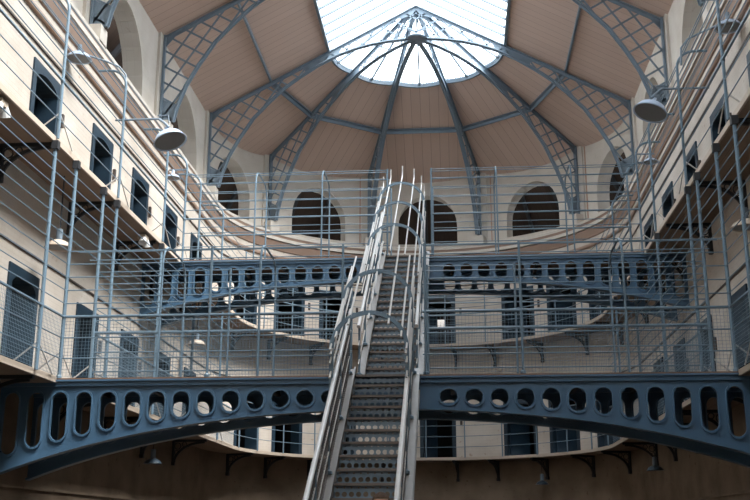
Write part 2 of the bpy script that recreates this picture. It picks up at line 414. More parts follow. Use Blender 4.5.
# ------------------------------------------------------------------ iron brackets below galleries
def make_bracket():
    """local: +x from wall to gallery edge, z=0 underside of slab"""
    t = thing('gallery_bracket', '', 'bracket')
    Lb = RO - W - .03
    g = MB(); g.box((0, -.035, -.05), (Lb, .035, 0)); build('top_bar', g, 'darkiron', t)
    g = MB(); g.box((0, -.035, -.5), (.05, .035, -.05)); g.box((-.0, -.045, -.56), (.07, .045, -.48)); build('wall_plate', g, 'darkiron', t)
    g = MB(); pts = [(.05 + (Lb - .1) * (1 - cos(a)), 0, -.5 + .44 * sin(a)) for a in [pi / 2 * i / 10 for i in range(11)]]
    for i in range(10): g.bar(pts[i], pts[i + 1], .05, .04, (0, 1, 0))
    build('arc_brace', g, 'darkiron', t)
    g = MB()
    for cx, cz, r in ((.12, -.14, .07), (.27, -.10, .05), (.1, -.28, .045)):
        g.tube([(cx + r * cos(a), 0, cz + r * sin(a)) for a in [2 * pi * i / 12 for i in range(12)]], .012, 4, closed=True)
    build('scrollwork', g, 'darkiron', t)
    return t
br0 = make_bracket(); first = [True]
def place_bracket(p, rz, label):
    if first[0]: first[0] = False; b = br0; b.location = p; b.rotation_euler.z = rz; b['label'] = label; b['group'] = 'iron brackets under the galleries'
    else: b = dup(br0, p, rz, label, 'iron brackets under the galleries')
BL = [10.55, 13.16, 15.82, 18.2, 20.5, 22.85]
BR = [10.5, 13.0, 15.53, 17.8, 20.0, 22.1, 24.2]
BA = [161, 144, 128, 104, 80.5, 67.8, 51.4, 33.7, 15.6]
for zf, nm in ((L1, 'lower'), (L2, 'upper')):
    for i, y in enumerate(BL): place_bracket((-RO, y, zf - .06), 0, 'black scrolled iron bracket under left %s gallery, %s from the near end' % (nm, ordinal(i)))
    for i, y in enumerate(BR): place_bracket((RO, y, zf - .06), pi, 'black scrolled iron bracket under right %s gallery, %s from the near end' % (nm, ordinal(i)))
    for i, a in enumerate(BA):
        p = pt_arc(radians(a), RO); place_bracket((p.x, p.y, zf - .06), radians(a) + pi, 'black iron bracket under curved %s gallery at the back, %s from the left' % (nm, ordinal(i)))

# ------------------------------------------------------------------ roof: boards, skylight glass, glazing bars
for s, nm in ((-1, 'left'), (1, 'right')):
    g = MB()
    for r0, r1 in ((RC + .25, RP), (RP, RG)):
        for i in range(7):
            ya, yb = Y0 + (YC - Y0) * i / 7, Y0 + (YC - Y0) * (i + 1) / 7
            k = sqrt(1 + SL * SL)
            g.quad([(s * r0, ya, roofz(r0)), (s * r0, yb, roofz(r0)), (s * r1, yb, roofz(r1)), (s * r1, ya, roofz(r1))], [(ya, r0 * k), (yb, r0 * k), (yb, r1 * k), (ya, r1 * k)])
    struct('ceiling_%s' % nm, g, 'plank')
    g = MB(); g.quad([(s * RG, Y0, roofz(RG) + .03), (s * RG, YC, roofz(RG) + .03), (0, YC, ZA + .03), (0, Y0, ZA + .03)])
    o = struct('window_%d' % (1 if s < 0 else 2), g, 'glass')
    g = MB(); y = YC - .45
    while y > 3:
        g.bar((s * RG, y, roofz(RG)), (s * .02, y, ZA), .045, .06); y -= .45
    struct('glazing_bars', g, 'truss', o)
    g = MB(); g.bar((s * RG, Y0, roofz(RG)), (s * RG, YC, roofz(RG)), .07, .16); struct('window_curb', g, 'truss', o)
def zf_apse(r, th, mid): return ZA - SL * r * cos(th - mid) / cos(radians(18))
gw = MB(); gb = MB()
for b_ in range(5):
    a0, a1 = radians(36 * b_), radians(36 * b_ + 36); mid = (a0 + a1) / 2
    g = MB(); n = 9
    for i in range(n):
        ta, tb = a0 + (a1 - a0) * i / n, a0 + (a1 - a0) * (i + 1) / n
        for r0, r1 in ((RC + .25, RP), (RP, RG)):
            P = [(r0, ta), (r0, tb), (r1, tb), (r1, ta)]
            g.quad([(r * cos(t), YC + r * sin(t), zf_apse(r, t, mid)) for r, t in P], [(r * sin(t - mid), r * cos(t - mid) * 1.14) for r, t in P])
        P = [(RG, ta), (RG, tb), (.02, tb), (.02, ta)]
        gw.quad([(r * cos(t), YC + r * sin(t), zf_apse(r, t, mid) + .03) for r, t in P])
        for (t, tt) in ((ta, tb),):
            gb.bar((RG * cos(t), YC + RG * sin(t), zf_apse(RG, t, mid)), (RG * cos(tt), YC + RG * sin(tt), zf_apse(RG, tt, mid)), .06, .12)
            for q in (.25, .75):   # dentils inside the curb
                tq = t + (tt - t) * q; r = RG - .07
                gb.box((r * cos(tq) - .02, YC + r * sin(tq) - .02, zf_apse(r, tq, mid) - .03), (r * cos(tq) + .02, YC + r * sin(tq) + .02, zf_apse(r, tq, mid) + .02))
    struct('ceiling_apse_%d' % (b_ + 1), g, 'plank')
    gb.bar((RG * cos(mid), YC + RG * sin(mid), zf_apse(RG, mid, mid)), (.15 * cos(mid), YC + .15 * sin(mid), zf_apse(.15, mid, mid)), .045, .05)
o = struct('window_3', gw, 'glass'); struct('glazing_bars', gb, 'truss', o)
# purlins
g = MB()
for s, nm in ((-1, 'left'), (1, 'right')):
    g = MB(); g.bar((s * RP, Y0, roofz(RP) - .06), (s * RP, YC, roofz(RP) - .04), .05, .08)
    tag(build('roof_purlin', g, 'truss', loc=(s * RP, YC, roofz(RP))), 'grey iron purlin running along the %s slope of the nave ceiling' % nm, 'beam', 'roof purlins')
for b_ in range(5):
    a0, a1 = radians(36 * b_), radians(36 * b_ + 36)
    t = thing('roof_purlin', 'grey iron purlin across the %s boarded bay of the apse, counted from the right' % ordinal(b_), 'beam', (RP * cos(a0), YC + RP * sin(a0), roofz(RP)), 'roof purlins')
    P = lambda a, dz, r=RP: (r * cos(a), YC + r * sin(a), roofz(RP) + dz)
    g = MB(); g.bar(P(a0, -.04), P(a1, -.04), .16, .03); build('flange', g, 'truss', t)
    g = MB(); g.bar(P(a0, -.10), P(a1, -.10), .03, .12); build('web', g, 'truss', t)

# ------------------------------------------------------------------ roof trusses
ARCH = [(5.22, ZC + 8.75), (5.16, ZC + 9.05), (4.97, ZC + 9.6), (4.70, ZC + 10.1), (4.35, ZC + 10.65), (3.92, ZC + 11.12), (3.55, ZC + 11.48), (3.13, ZC + 11.8), (2.65, ZC + 12.12), (2.11, ZC + 12.40), (1.65, ZC + 12.57), (1.24, ZC + 12.68), (.75, ZC + 12.76), (.3, ZC + 12.80), (0, ZC + 12.81)]
POST = 5.50
TOPZ = lambda r: roofz(r) - .07
def region(): return [(POST, ZC + 8.75), (POST, TOPZ(POST)), (0, TOPZ(0))] + [(r, z) for r, z in reversed(ARCH)]
def clip_lines(poly, d, spacing, off=0):
    d = Vector(d).normalized(); n = Vector((-d.y, d.x)); vals = [Vector(p).dot(n) for p in poly]; out = []
    k = ceil((min(vals) - off) / spacing)
    while off + k * spacing < max(vals):
        c = off + k * spacing; ts = []
        for i in range(len(poly)):
            a, b = Vector(poly[i]), Vector(poly[(i + 1) % len(poly)]); fa, fb = a.dot(n) - c, b.dot(n) - c
            if (fa < 0) != (fb < 0): ts.append((a + (b - a) * (fa / (fa - fb))).dot(d))
        ts.sort()
        for i in range(0, len(ts) - 1, 2):
            if ts[i + 1] - ts[i] > .04: out.append((n * c + d * ts[i], n * c + d * ts[i + 1]))
        k += 1
    return out
def truss_half(t, th, cx, cy, mirror, rmin=0.0):
    """profile plane through (cx,cy) in direction th"""
    ux, uy = cos(th), sin(th)
    P3 = lambda r, z: (cx + r * ux, cy + r * uy, z)
    nrm = (-uy, ux, 0)
    R = region()
    if rmin > 0: pass
    gl = MB()
    for d, sp, of in (((cos(radians(30)), sin(radians(30))), .33, .12), ((cos(radians(-57)), sin(radians(-57))), .33, .05)):
        for a, b in clip_lines(R, d, sp, of):
            gl.bar(P3(a.x, a.y), P3(b.x, b.y), .018, .04, (nrm[1], -nrm[0], .001) if False else tuple(Vector(nrm).cross(Vector((ux * (b.x - a.x), uy * (b.x - a.x), b.y - a.y)).normalized())))
    build('lattice', gl, 'truss', t)
    g = MB()
    for i in range(len(ARCH) - 1):
        a, b = P3(*ARCH[i]), P3(*ARCH[i + 1]); dv = (Vector(b) - Vector(a)).normalized(); up = Vector(nrm).cross(dv)
        g.bar(a, b, .13, .025, tuple(up)); g.bar(tuple(Vector(a) + up * (-.0)), tuple(Vector(b)), .02, .10, tuple(up))
    build('arch_chord', g, 'truss', t)
    g = MB(); g.bar(P3(POST, TOPZ(POST)), P3(.0, TOPZ(0)), .12, .025); g.bar(P3(POST, TOPZ(POST) - .04), P3(.0, TOPZ(0) - .04), .02, .09); build('rafter_chord', g, 'truss', t)
    g = MB(); g.bar(P3(POST, ZC + 8.72), P3(POST, TOPZ(POST) + .05), .10, .05, (ux, uy, 0)); build('post', g, 'truss', t)
    def plate(pts):
        g = MB()
        for q in (-.009, .009):
            g.quad([tuple(Vector(P3(r, z)) + Vector(nrm) * q) for r, z in pts])
        for i in range(len(pts)):
            (ra, za), (rb, zb) = pts[i], pts[(i + 1) % len(pts)]
            g.quad([tuple(Vector(P3(ra, za)) + Vector(nrm) * -.009), tuple(Vector(P3(rb, zb)) + Vector(nrm) * -.009), tuple(Vector(P3(rb, zb)) + Vector(nrm) * .009), tuple(Vector(P3(ra, za)) + Vector(nrm) * .009)])
        build('gusset_plate', g, 'truss', t)
    plate([(POST, ZC + 8.74), (5.22, ZC + 8.74), (5.13, ZC + 9.1), (POST, ZC + 9.3)])
    plate([(POST, TOPZ(POST)), (POST, TOPZ(POST) - .26), (POST - .36, TOPZ(POST - .36))])
    plate([(3.0, TOPZ(3.0)), (3.0, ZC + 11.9), (2.65, ZC + 12.12), (2.11, ZC + 12.4), (1.95, TOPZ(1.95))])
    plate([(.5, TOPZ(.5)), (.42, TOPZ(.5) - .1), (0, TOPZ(0) - .22), (0, TOPZ(0))])
def corbel(p, rz, label):
    g = MB(); g.box((-.34, -.17, -.32), (.0, .17, 0)); g.hexa([(-.34, -.17, -.32), (0, -.17, -.5), (-.34, .17, -.32), (0, .17, -.5), (-.34, -.17, -.3), (0, -.17, -.3), (-.34, .17, -.3), (0, .17, -.3)])
    o = build('corbel_block', g, 'stone'); o.location = p; o.rotation_euler.z = rz; tag(o, label, 'corbel', 'stone corbels under the roof ribs')
def where(i): return '%s from the apse' % ordinal(i)
for i, y in enumerate(TR[:5]):
    t = thing('roof_truss', 'grey lattice arched roof truss spanning the nave, ' + where(i), 'truss', (0, y, ZC + 8.7), 'arched roof trusses')
    truss_half(t, 0, 0, y, 1); truss_half(t, pi, 0, y, -1)
    for s, nm in ((-1, 'left'), (1, 'right')):
        corbel((s * RC, y, ZC + 8.73), 0 if s > 0 else pi, 'cream stone corbel under the %s foot of nave truss, %s' % (nm, where(i)))
        g = MB(); g.box((min(s * RC, s * (RC - .06)), y - .22, ZC + 8.6), (max(s * RC, s * (RC - .06)), y + .22, ZE)); struct('trim_pilaster_%s_%d' % (nm, i + 1), g, 'clere')
for k, nm in ((1, 'rightmost'), (2, 'right of centre'), (3, 'left of centre'), (4, 'leftmost')):
    th = radians(36 * k)
    t = thing('roof_rib', 'grey lattice curved half rib of the apse roof, ' + nm + ' of the four', 'rib', (0, YC, ZA), 'radiating ribs of the apse roof')
    truss_half(t, th, 0, YC, 1)
    p = pt_arc(th, RC); corbel((p.x, p.y, ZC + 8.73), th, 'cream stone corbel under the foot of the apse rib, ' + nm)
    g = MB(); q0, q1 = pt_arc(th, RC - .055), pt_arc(th, RC + .02)
    g.bar((q0.x * .5 + q1.x * .5, q0.y * .5 + q1.y * .5, ZC + 8.6), (q0.x * .5 + q1.x * .5, q0.y * .5 + q1.y * .5, ZE), .44, .075, (cos(th), sin(th), 0)); struct('trim_pilaster_apse_%d' % k, g, 'clere')
g = MB(); g.lathe([(0.001, ZC + 12.76), (.26, ZC + 12.77), (.3, ZC + 12.80), (.26, ZC + 12.84), (.001, ZC + 12.85)], (0, YC, 0), 24)
tag(build('roof_hub', g, 'truss', loc=(0, YC, ZC + 12.8)), 'round iron hub plate where the roof ribs meet below the skylight', 'hub')

# ------------------------------------------------------------------ plate with holes
def plate_cell(mb, x0, x1, zb0, zb1, zt, hole, ys, rim=None):
    """hole: list of (x,z) ccw; ys=(yfront, yback)"""
    cx = sum(p[0] for p in hole) / len(hole); cz = sum(p[1] for p in hole) / len(hole)
    corners = [(x0, zb0), (x1, zb1), (x1, zt), (x0, zt)]
    def edge(ang):
        d = (cos(ang), sin(ang)); best = None
        for i in range(4):
            ax, az = corners[i]; bx, bz = corners[(i + 1) % 4]; ex, ez = bx - ax, bz - az
            den = d[0] * ez - d[1] * ex
            if abs(den) < 1e-9: continue
            t = ((ax - cx) * ez - (az - cz) * ex) / den; u = ((ax - cx) * d[1] - (az - cz) * d[0]) / den
            if t > 0 and -1e-6 <= u <= 1 + 1e-6 and (best is None or t < best[0]): best = (t, (cx + d[0] * t, cz + d[1] * t))
        return best[1]
    A = [(atan2(z - cz, x - cx), (x, z)) for x, z in hole]; inner = {round(a, 5): p for a, p in A}
    hs = sorted(A)
    def hole_at(ang):   # point on hole outline along ang
        for i in range(len(hs)):
            a0, p0 = hs[i - 1]; a1, p1 = hs[i]
            if i == 0: a0 -= 2 * pi
            for sh in (0, -2 * pi, 2 * pi):
                if a0 <= ang + sh <= a1:
                    f = (ang + sh - a0) / max(1e-9, a1 - a0); return (p0[0] + (p1[0] - p0[0]) * f, p0[1] + (p1[1] - p0[1]) * f)
        return hs[0][1]
    lst = [(a, p, edge(a)) for a, p in A] + [(atan2(z - cz, x - cx), hole_at(atan2(z - cz, x - cx)), (x, z)) for x, z in corners]
    lst.sort(key=lambda q: q[0]); n = len(lst)
    for i in range(n):
        a, b = lst[i], lst[(i + 1) % n]
        for y in ys: mb.quad([(a[1][0], y, a[1][1]), (a[2][0], y, a[2][1]), (b[2][0], y, b[2][1]), (b[1][0], y, b[1][1])])
        mb.quad([(a[1][0], ys[0], a[1][1]), (b[1][0], ys[0], b[1][1]), (b[1][0], ys[1], b[1][1]), (a[1][0], ys[1], a[1][1])])
    if rim is not None:
        yr = ys[0] - .03
        for i in range(len(hole)):
            (ax, az), (bx, bz) = hole[i], hole[(i + 1) % len(hole)]
            o = lambda x, z: (cx + (x - cx) * 1.0 + (x - cx) / max(.01, sqrt((x - cx) ** 2 + (z - cz) ** 2)) * .03, cz + (z - cz) + (z - cz) / max(.01, sqrt((x - cx) ** 2 + (z - cz) ** 2)) * .03)
            c, d = o(bx, bz), o(ax, az)
            rim.quad([(ax, yr, az), (bx, yr, bz), (c[0], yr, c[1]), (d[0], yr, d[1])])
            rim.quad([(ax, yr, az), (bx, yr, bz), (bx, ys[0], bz), (ax, ys[0], az)])
            rim.quad([(d[0], yr, d[1]), (c[0], yr, c[1]), (c[0], ys[0], c[1]), (d[0], ys[0], d[1])])
def stadium(cx, w, zb, zt, n=8):
    r = w / 2; out = []
    if zt - zb <= w * 1.02:
        cz, rz = (zt + zb) / 2, (zt - zb) / 2
        return [(cx + r * cos(2 * pi * i / (2 * n)), cz + rz * sin(2 * pi * i / (2 * n))) for i in range(2 * n)]
    out += [(cx + r * cos(pi * i / n), zt - r + r * sin(pi * i / n)) for i in range(n + 1)]
    out += [(cx - r * cos(pi * i / n), zb + r - r * sin(pi * i / n)) for i in range(n + 1)]
    return out

# ------------------------------------------------------------------ bridges
def girder(parent, y, ztop, zbf, bot_extra, name, flip=False):
    o0 = MB(); rim = MB(); T = .02
    holes = [s * (.80 + .34 * k) for s in (-1, 1) for k in range(14)]
    holes = sorted(h for h in holes if abs(h) < 5.25)
    edges = [-RO] + [(holes[i] + holes[i + 1]) / 2 for i in range(len(holes) - 1)] + [RO]
    for i, h in enumerate(holes):
        zb = zbf(h) + bot_extra + .005 * h * h; zt = ztop - (.145 if bot_extra > .07 else .12)
        plate_cell(o0, edges[i], edges[i + 1], zbf(edges[i]) + .02, zbf(edges[i + 1]) + .02, ztop, stadium(h, .24 - .005 * abs(h), zb, zt), (y - T / 2, y + T / 2), rim)
    g = build('girder', o0, 'iron', parent); build('hole_rim', rim, 'iron', g)
    f = MB(); n = 40
    for i in range(n):
        a, b = -RO + 2 * RO * i / n, -RO + 2 * RO * (i + 1) / n
        f.bar((a, y, zbf(a) + .015), (b, y, zbf(b) + .015), .16, .03)
    f.bar((-RO, y, ztop + .01), (RO, y, ztop + .01), .16, .025)
    f.bar((-RO, y - .03, ztop - .035), (RO, y - .03, ztop - .035), .04, .06)
    build('flange', f, 'iron', g)
zb1 = lambda x: ZC + 1.60 - .0235 * x * x - .0002 * x ** 4
zb2 = lambda x: ZC + 4.83 - .0155 * x * x - .00025 * x ** 4
bridges = []
for D, zf, zb, nm, drop in ((D1, L1, zb1, 'near lower', .085), (D2, L2, zb2, 'far upper', .05)):
    t = thing('footbridge', 'blue-grey iron footbridge on arched girders with oval holes, the %s one' % nm, 'bridge', (0, D, zf), 'iron footbridges')
    girder(t, D, zf - .045, zb, drop, nm); girder(t, D + BW, zf - .045, zb, drop, nm)
    g = MB(); g.box((-W, D - .06, zf - .03), (W, D + BW + .06, zf)); build('deck', g, 'deckedge', t)
    for k in range(-5, 6):
        g = MB(); g.box((k * .85 - .03, D + .02, zf - .13), (k * .85 + .03, D + BW - .02, zf - .03)); build('cross_beam', g, 'darkiron', t)

# ------------------------------------------------------------------ railings and cages
H = [.28, .57, .87, 1.06, 1.25, 1.44, 1.63, 1.82]
def rail_line(pts, z, r=.009): 
    g = MB(); g.tube([(p[0], p[1], z) for p in pts], r, 6); return g
def mesh_panel(parent, pts, z0, z1, sp=.048):
    g = MB(); th = .0035
    L_ = 0
    for i in range(len(pts) - 1):
        a, b = Vector(pts[i]), Vector(pts[i + 1]); d = (b - a); n = int(d.length / sp)
        for k in range(n):
            p = a + d * (k / n); g.bar((p.x, p.y, z0), (p.x, p.y, z1), th, th)
        m_ = int((z1 - z0) / sp)
        for k in range(m_ + 1):
            z = z0 + (z1 - z0) * k / m_; g.bar((a.x, a.y, z), (b.x, b.y, z), th, th)
    build('wire_mesh', g, 'ironrail', parent)
def side_cage(side, ya, yb, zf, label, posts, full, mesh, handr=.87, curved=False, gapfill=None):
    t = thing('gallery_cage', label, 'railing', (side * W, ya, zf), 'barred gallery cages')
    x = side * (W - .02)
    hs = list(H)
    if full: hs += [2.01, 2.2, 2.39, 2.58, 2.77, 2.96]
    for h in hs:
        nm = 'handrail' if abs(h - handr) < .01 else 'rail'
        build(nm, rail_line([(x, ya), (x, yb)], zf + h, .02 if nm == 'handrail' else .0085), 'ironrail', t)
    if gapfill:
        for h in hs:
            if h > 1.9: build('rail', rail_line([(x, gapfill[0]), (x, gapfill[1])], zf + h, .0085), 'ironrail', t)
    top = (L2 - L1 - .06) if full else 2.2
    for y in posts:
        g = MB()
        if curved:
            pts = [(x, y, zf)] + [(x, y, zf + 2.0)] + [(x + side * .28 * (1 - cos(a)), y, zf + 2.0 + .28 * sin(a)) for a in [pi / 2 * k / 6 for k in range(1, 7)]] + [(x + side * .5, y, zf + 2.28)]
            g.tube(pts, .022, 8)
        else: g.tube([(x, y, zf), (x, y, zf + top)], .027, 8)
        for h in (hs[2],): g.lathe([(.03, zf + h - .03), (.034, zf + h), (.03, zf + h + .03)], (x, y, 0), 8)
        build('post', g, 'ironrail', t)
        if full:
            g = MB(); g.box((x - .045, y - .045, zf + top - .12), (x + .045, y + .045, zf + top)); build('post_cap', g, 'darkiron', t)
        g = MB(); g.tube([(x, y, zf + .38), (x + side * .45, y, zf + .02)], .012); g.tube([(x, y, zf + .38), (x, y + .55, zf + .02)], .010); build('stay', g, 'steel', t)
    if curved:
        for dx, dz in ((.03, 2.12), (.12, 2.24), (.3, 2.29), (.5, 2.30)):
            build('rail', rail_line([(x + side * dx, ya), (x + side * dx, yb)], zf + dz, .0085), 'ironrail', t)
    if mesh: mesh_panel(t, [(x, ya, 0), (x, yb, 0)], zf + .03, zf + .85)
    return t
YN = 8.0
for s, nm in ((-1, 'left'), (1, 'right')):
    side_cage(s, YN, D1, L1, 'blue-grey barred cage along the %s lower gallery, nearer than the lower footbridge' % nm, [10.55, 13.1, D1 - .02] if s < 0 else [10.5, 12.9, D1 - .02], True, True, gapfill=(D1, D1 + BW))
    side_cage(s, D1 + BW, YC, L1, 'blue-grey barred cage along the %s lower gallery, beyond the lower footbridge' % nm, [D1 + BW + .02, 15.77, 18.4, 21.0, 23.6], True, True)
    side_cage(s, YN, D2, L2, 'blue-grey barred cage with curved top along the %s upper gallery, nearer than the upper footbridge' % nm, [10.5, 13.15, 15.8, 18.45, D2 - .02], False, False, curved=True)
    side_cage(s, D2 + BW, YC, L2, 'blue-grey barred cage with curved top along the %s upper gallery, beyond the upper footbridge' % nm, [D2 + BW + .02, 23.3], False, False, curved=True)
def apse_cage(zf, hs, handr, n, label, ph):
    t = thing('gallery_cage', label, 'railing', (0, YC + W, zf), 'barred gallery cages')
    pts = [tuple(pt_arc(pi * i / 48, W - .02)) for i in range(49)]
    for h in hs:
        nm = 'handrail' if h == handr else 'rail'
        build(nm, rail_line(pts, zf + h, .018 if nm == 'handrail' else .0085), 'ironrail', t)
    for k in range(n):
        p = pt_arc(pi * (k + .5) / n, W - .02); g = MB(); g.tube([(p.x, p.y, zf), (p.x, p.y, zf + hs[-1])], .018, 6); build('post', g, 'ironrail', t)
    return t
apse_cage(L1, [.3, .6, .9, 1.2], 1.2, 13, 'blue-grey railing of four bars round the curved lower gallery at the back', 0)
apse_cage(L2, H, .87, 12, 'blue-grey tall barred railing round the curved upper gallery at the back', 0)

def bridge_cage(side, D, zf, xin, posts, hoops, label, mesh):
    t = thing('bridge_cage', label, 'railing', (side * xin, D, zf), 'barred cages over the footbridge halves')
    xa, xb = side * (W - .02), side * xin
    for y, tp in ((D - .03, 0), (D + BW + .03, 1)):
        for h in H:
            nm = 'handrail' if h == .87 else 'rail'
            ext = side * .3 if (h > 1.5 and mesh) else 0
            build(nm, rail_line([(xa - (-ext if False else 0), y), (xb, y)], zf + h, .019 if nm == 'handrail' else .0085), 'ironrail', t)
        for px in posts:
            g = MB(); g.tube([(px, y, zf), (px, y, zf + 1.84)], .019, 8); g.lathe([(.04, zf), (.04, zf + .03), (.028, zf + .05)], (px, y, 0), 8); build('post', g, 'ironrail', t)
        if mesh: mesh_panel(t, [(xa, y, 0), (xb, y, 0)], zf + .03, zf + .85)
    for px in hoops:
        g = MB(); y0, y1 = D - .03, D + BW + .03; r = .3
        pts = [(px, y0, zf), (px, y0, zf + 1.62)] + [(px, y0 + r - r * cos(a), zf + 1.62 + r * sin(a)) for a in [pi / 2 * k / 5 for k in range(1, 6)]]
        pts += [(px, y1 - r + r * sin(a), zf + 1.62 + r * cos(a)) for a in [pi / 2 * k / 5 for k in range(0, 6)]] + [(px, y1, zf)]
        g.tube(pts, .017, 8); build('hoop', g, 'ironrail', t)
    for q in (.3, .7):
        build('rail', rail_line([(xa, D + BW * q), (xb, D + BW * q)], zf + 1.91, .0085), 'ironrail', t)
    return t
bridge_cage(-1, D1, L1, .62, [-4.58, -.64, -2.5], [-3.2, -1.8], 'blue-grey barred cage over the left half of the near lower footbridge', True)
bridge_cage(1, D1, L1, .46, [4.58, .5, 1.8], [3.2], 'blue-grey barred cage over the right half of the near lower footbridge', True)
bridge_cage(-1, D2, L2, .40, [-4.58, -.42], [-3.12, -1.75], 'blue-grey barred cage over the left half of the far upper footbridge', False)
bridge_cage(1, D2, L2, .45, [4.58, .47], [1.78, 3.27], 'blue-grey barred cage over the right half of the far upper footbridge', False)
for s, D, zf, lab in ((-1, D1, L1, 'left'), (1, D1, L1, 'right')):
    pass

# ------------------------------------------------------------------ staircases
XL, XR, ST = -.455, .33, .09
G = .2547
def staircase(D_top, z_top, n, label, hood_from, hood):
    Db, zb = D_top - G * n, z_top - .1705 * n
    rs = .1705 if z_top > 5 else .17
    rs = (z_top - L1) / n if z_top > 5 else .17
    slope = rs / G
    t = thing('staircase', label, 'stairs', ((XL + XR) / 2, D_top - G * n, z_top - rs * n), 'steel staircases')
    for k in range(n):
        y, z = D_top - G * k, z_top - rs * k
        g = MB(); g.box((XL, y - .02, z - .03), (XR, y + G + (0 if k else -.2), z)); o = build('tread', g, 'tread', t)
        g = MB(); yr = y + .01; x = XL; nn = 10; cw = (XR - XL) / nn
        zl, zm, zt = z - rs, z - rs + .098, z - .03
        for i in range(nn):
            c = x + cw * (i + .5)
            plate_cell(g, x + cw * i, x + cw * (i + 1), zl, zl, zm, stadium(c, .058, (zl + zm) / 2 - .029, (zl + zm) / 2 + .029, 6), (yr, yr + .004))
            plate_cell(g, x + cw * i, x + cw * (i + 1), zm, zm, zt, stadium(c, .022, (zm + zt) / 2 - .009, (zm + zt) / 2 + .009, 4), (yr, yr + .004))
        build('riser', g, 'riser', t)
    ya, za = D_top - G * n - .12, z_top - rs * n - .08; yb, zb_ = D_top + .02, z_top
    def sl(y): return z_top - (D_top - y) * slope
    for s, x0 in ((-1, XL - ST), (1, XR)):
        g = MB(); x1 = x0 + ST
        c = []
        for y in (max(ya, D_top - G * n), yb):
            for dz in (-.16, .09):
                pass
        ys = [D_top - G * n, yb]
        # channel stringer: web plus top flange
        xi = x1 - .012 if s < 0 else x0
        g.hexa([(xi, ys[0], sl(ys[0]) - .22), (xi + .012, ys[0], sl(ys[0]) - .22), (xi, ys[1], sl(ys[1]) - .22), (xi + .012, ys[1], sl(ys[1]) - .22),
                (xi, ys[0], sl(ys[0]) + .07), (xi + .012, ys[0], sl(ys[0]) + .07), (xi, ys[1], sl(ys[1]) + .07), (xi + .012, ys[1], sl(ys[1]) + .07)])
        for dz in (.07, -.22):
            g.hexa([(x0, ys[0], sl(ys[0]) + dz - .012), (x1, ys[0], sl(ys[0]) + dz - .012), (x0, ys[1], sl(ys[1]) + dz - .012), (x1, ys[1], sl(ys[1]) + dz - .012),
                    (x0, ys[0], sl(ys[0]) + dz), (x1, ys[0], sl(ys[0]) + dz), (x0, ys[1], sl(ys[1]) + dz), (x1, ys[1], sl(ys[1]) + dz)])
        g.hexa([(x1 - .006 if s < 0 else x0 - .012, ys[0], sl(ys[0]) + .03), (x1 + .012 if s < 0 else x0 + .006, ys[0], sl(ys[0]) + .03), (x1 - .006 if s < 0 else x0 - .012, ys[1], sl(ys[1]) + .03), (x1 + .012 if s < 0 else x0 + .006, ys[1], sl(ys[1]) + .03),
                (x1 - .006 if s < 0 else x0 - .012, ys[0], sl(ys[0]) + .10), (x1 + .012 if s < 0 else x0 + .006, ys[0], sl(ys[0]) + .10), (x1 - .006 if s < 0 else x0 - .012, ys[1], sl(ys[1]) + .10), (x1 + .012 if s < 0 else x0 + .006, ys[1], sl(ys[1]) + .10)])
        build('stringer', g, 'stringer', t)
        xr = x0 + ST / 2 + (-.02 if s < 0 else -.04)
        g = MB(); yt = yb + (.55 if z_top < 5 else .0)
        g.tube([(xr, ys[0], sl(ys[0]) + .88), (xr, yb, sl(yb) + .88)], .028, 10); build('handrail', g, 'steel', t)
        for h in (.32, .6):
            g = MB(); g.tube([(xr, ys[0], sl(ys[0]) + h), (xr, yb, sl(yb) + h)], .011, 6); build('side_rail', g, 'steel', t)
        if z_top < 5:
            g = MB(); n_ = int((yb - ys[0]) / .05)
            for k in range(n_):
                y = ys[0] + k * .05; g.bar((xr, y, sl(y) + .07), (xr, y, sl(y) + .84), .004, .004)
            for k in range(1, 15): g.bar((xr, ys[0], sl(ys[0]) + .07 + k * .052), (xr, yb, sl(yb) + .07 + k * .052), .004, .004)
            build('wire_mesh', g, 'pipe', t)
        nb = 6
        for k in range(nb):
            y = ys[0] + .15 + (yb - ys[0] - .3) * k / (nb - 1); g = MB()
            g.tube([(xr, y, sl(y) + .07), (xr, y, sl(y) + .88)], .017, 6); g.lathe([(.045, 0), (.045, .03), (.02, .05)], (xr, y, sl(y) + .075), 10)
            build('baluster', g, 'ironrail', t)
    # hooped safety cage
    ds, yend, ztop_end = hood
    xa, xb = XL - ST / 2 - .06, XR + ST / 2 - .04
    cx, rr = (xa + xb) / 2, (xb - xa) / 2
    for y in ds:
        z0 = sl(y) + .28; z1 = sl(y) + 1.67 - rr * .95; g = MB()
        arc = [(cx - rr * cos(a), y, z1 + rr * .95 * sin(a)) for a in [pi * k / 20 for k in range(21)]]
        pts = [(xa, y, z0)] + arc + [(xb, y, z0)]
        for i in range(len(pts) - 1): g.bar(pts[i], pts[i + 1], .05, .03, tuple(Vector((0, 1, 0)).cross(Vector(pts[i + 1]) - Vector(pts[i])).cross(Vector(pts[i + 1]) - Vector(pts[i])).normalized()) if False else (0, 1, 0))
        # flat band turned so its face looks down the stair
        build('cage_hoop', g, 'ironrail', t)
    for a in [0.0, .16, .32, .5, .68, .84, 1.0]:
        ang = pi * a
        def at(y, extra=0): return (cx - rr * .985 * cos(ang), y, sl(y) + 1.67 - rr * .95 + rr * .93 * sin(ang) + extra)
        y0 = hood_from[0]; ye = yend
        pts = [at(y0), at(ye)]
        g = MB(); e = at(ye); k = e[2]
        if z_top > 5: pts += [(e[0], ye + .04, k + .08), (e[0], ye + .05, k + .22)]
        g.tube(pts, .0135, 6); build('cage_bar', g, 'steel', t)
    for s, x in ((-1, xa), (1, xb)):
        for h in (1.07, 1.24, 1.4):
            g = MB(); y0 = hood_from[0]; g.tube([(x, y0, sl(y0) + h - .1), (x, yend, sl(yend) + h - .1)], .0125, 6); build('cage_bar', g, 'steel', t)
    return t
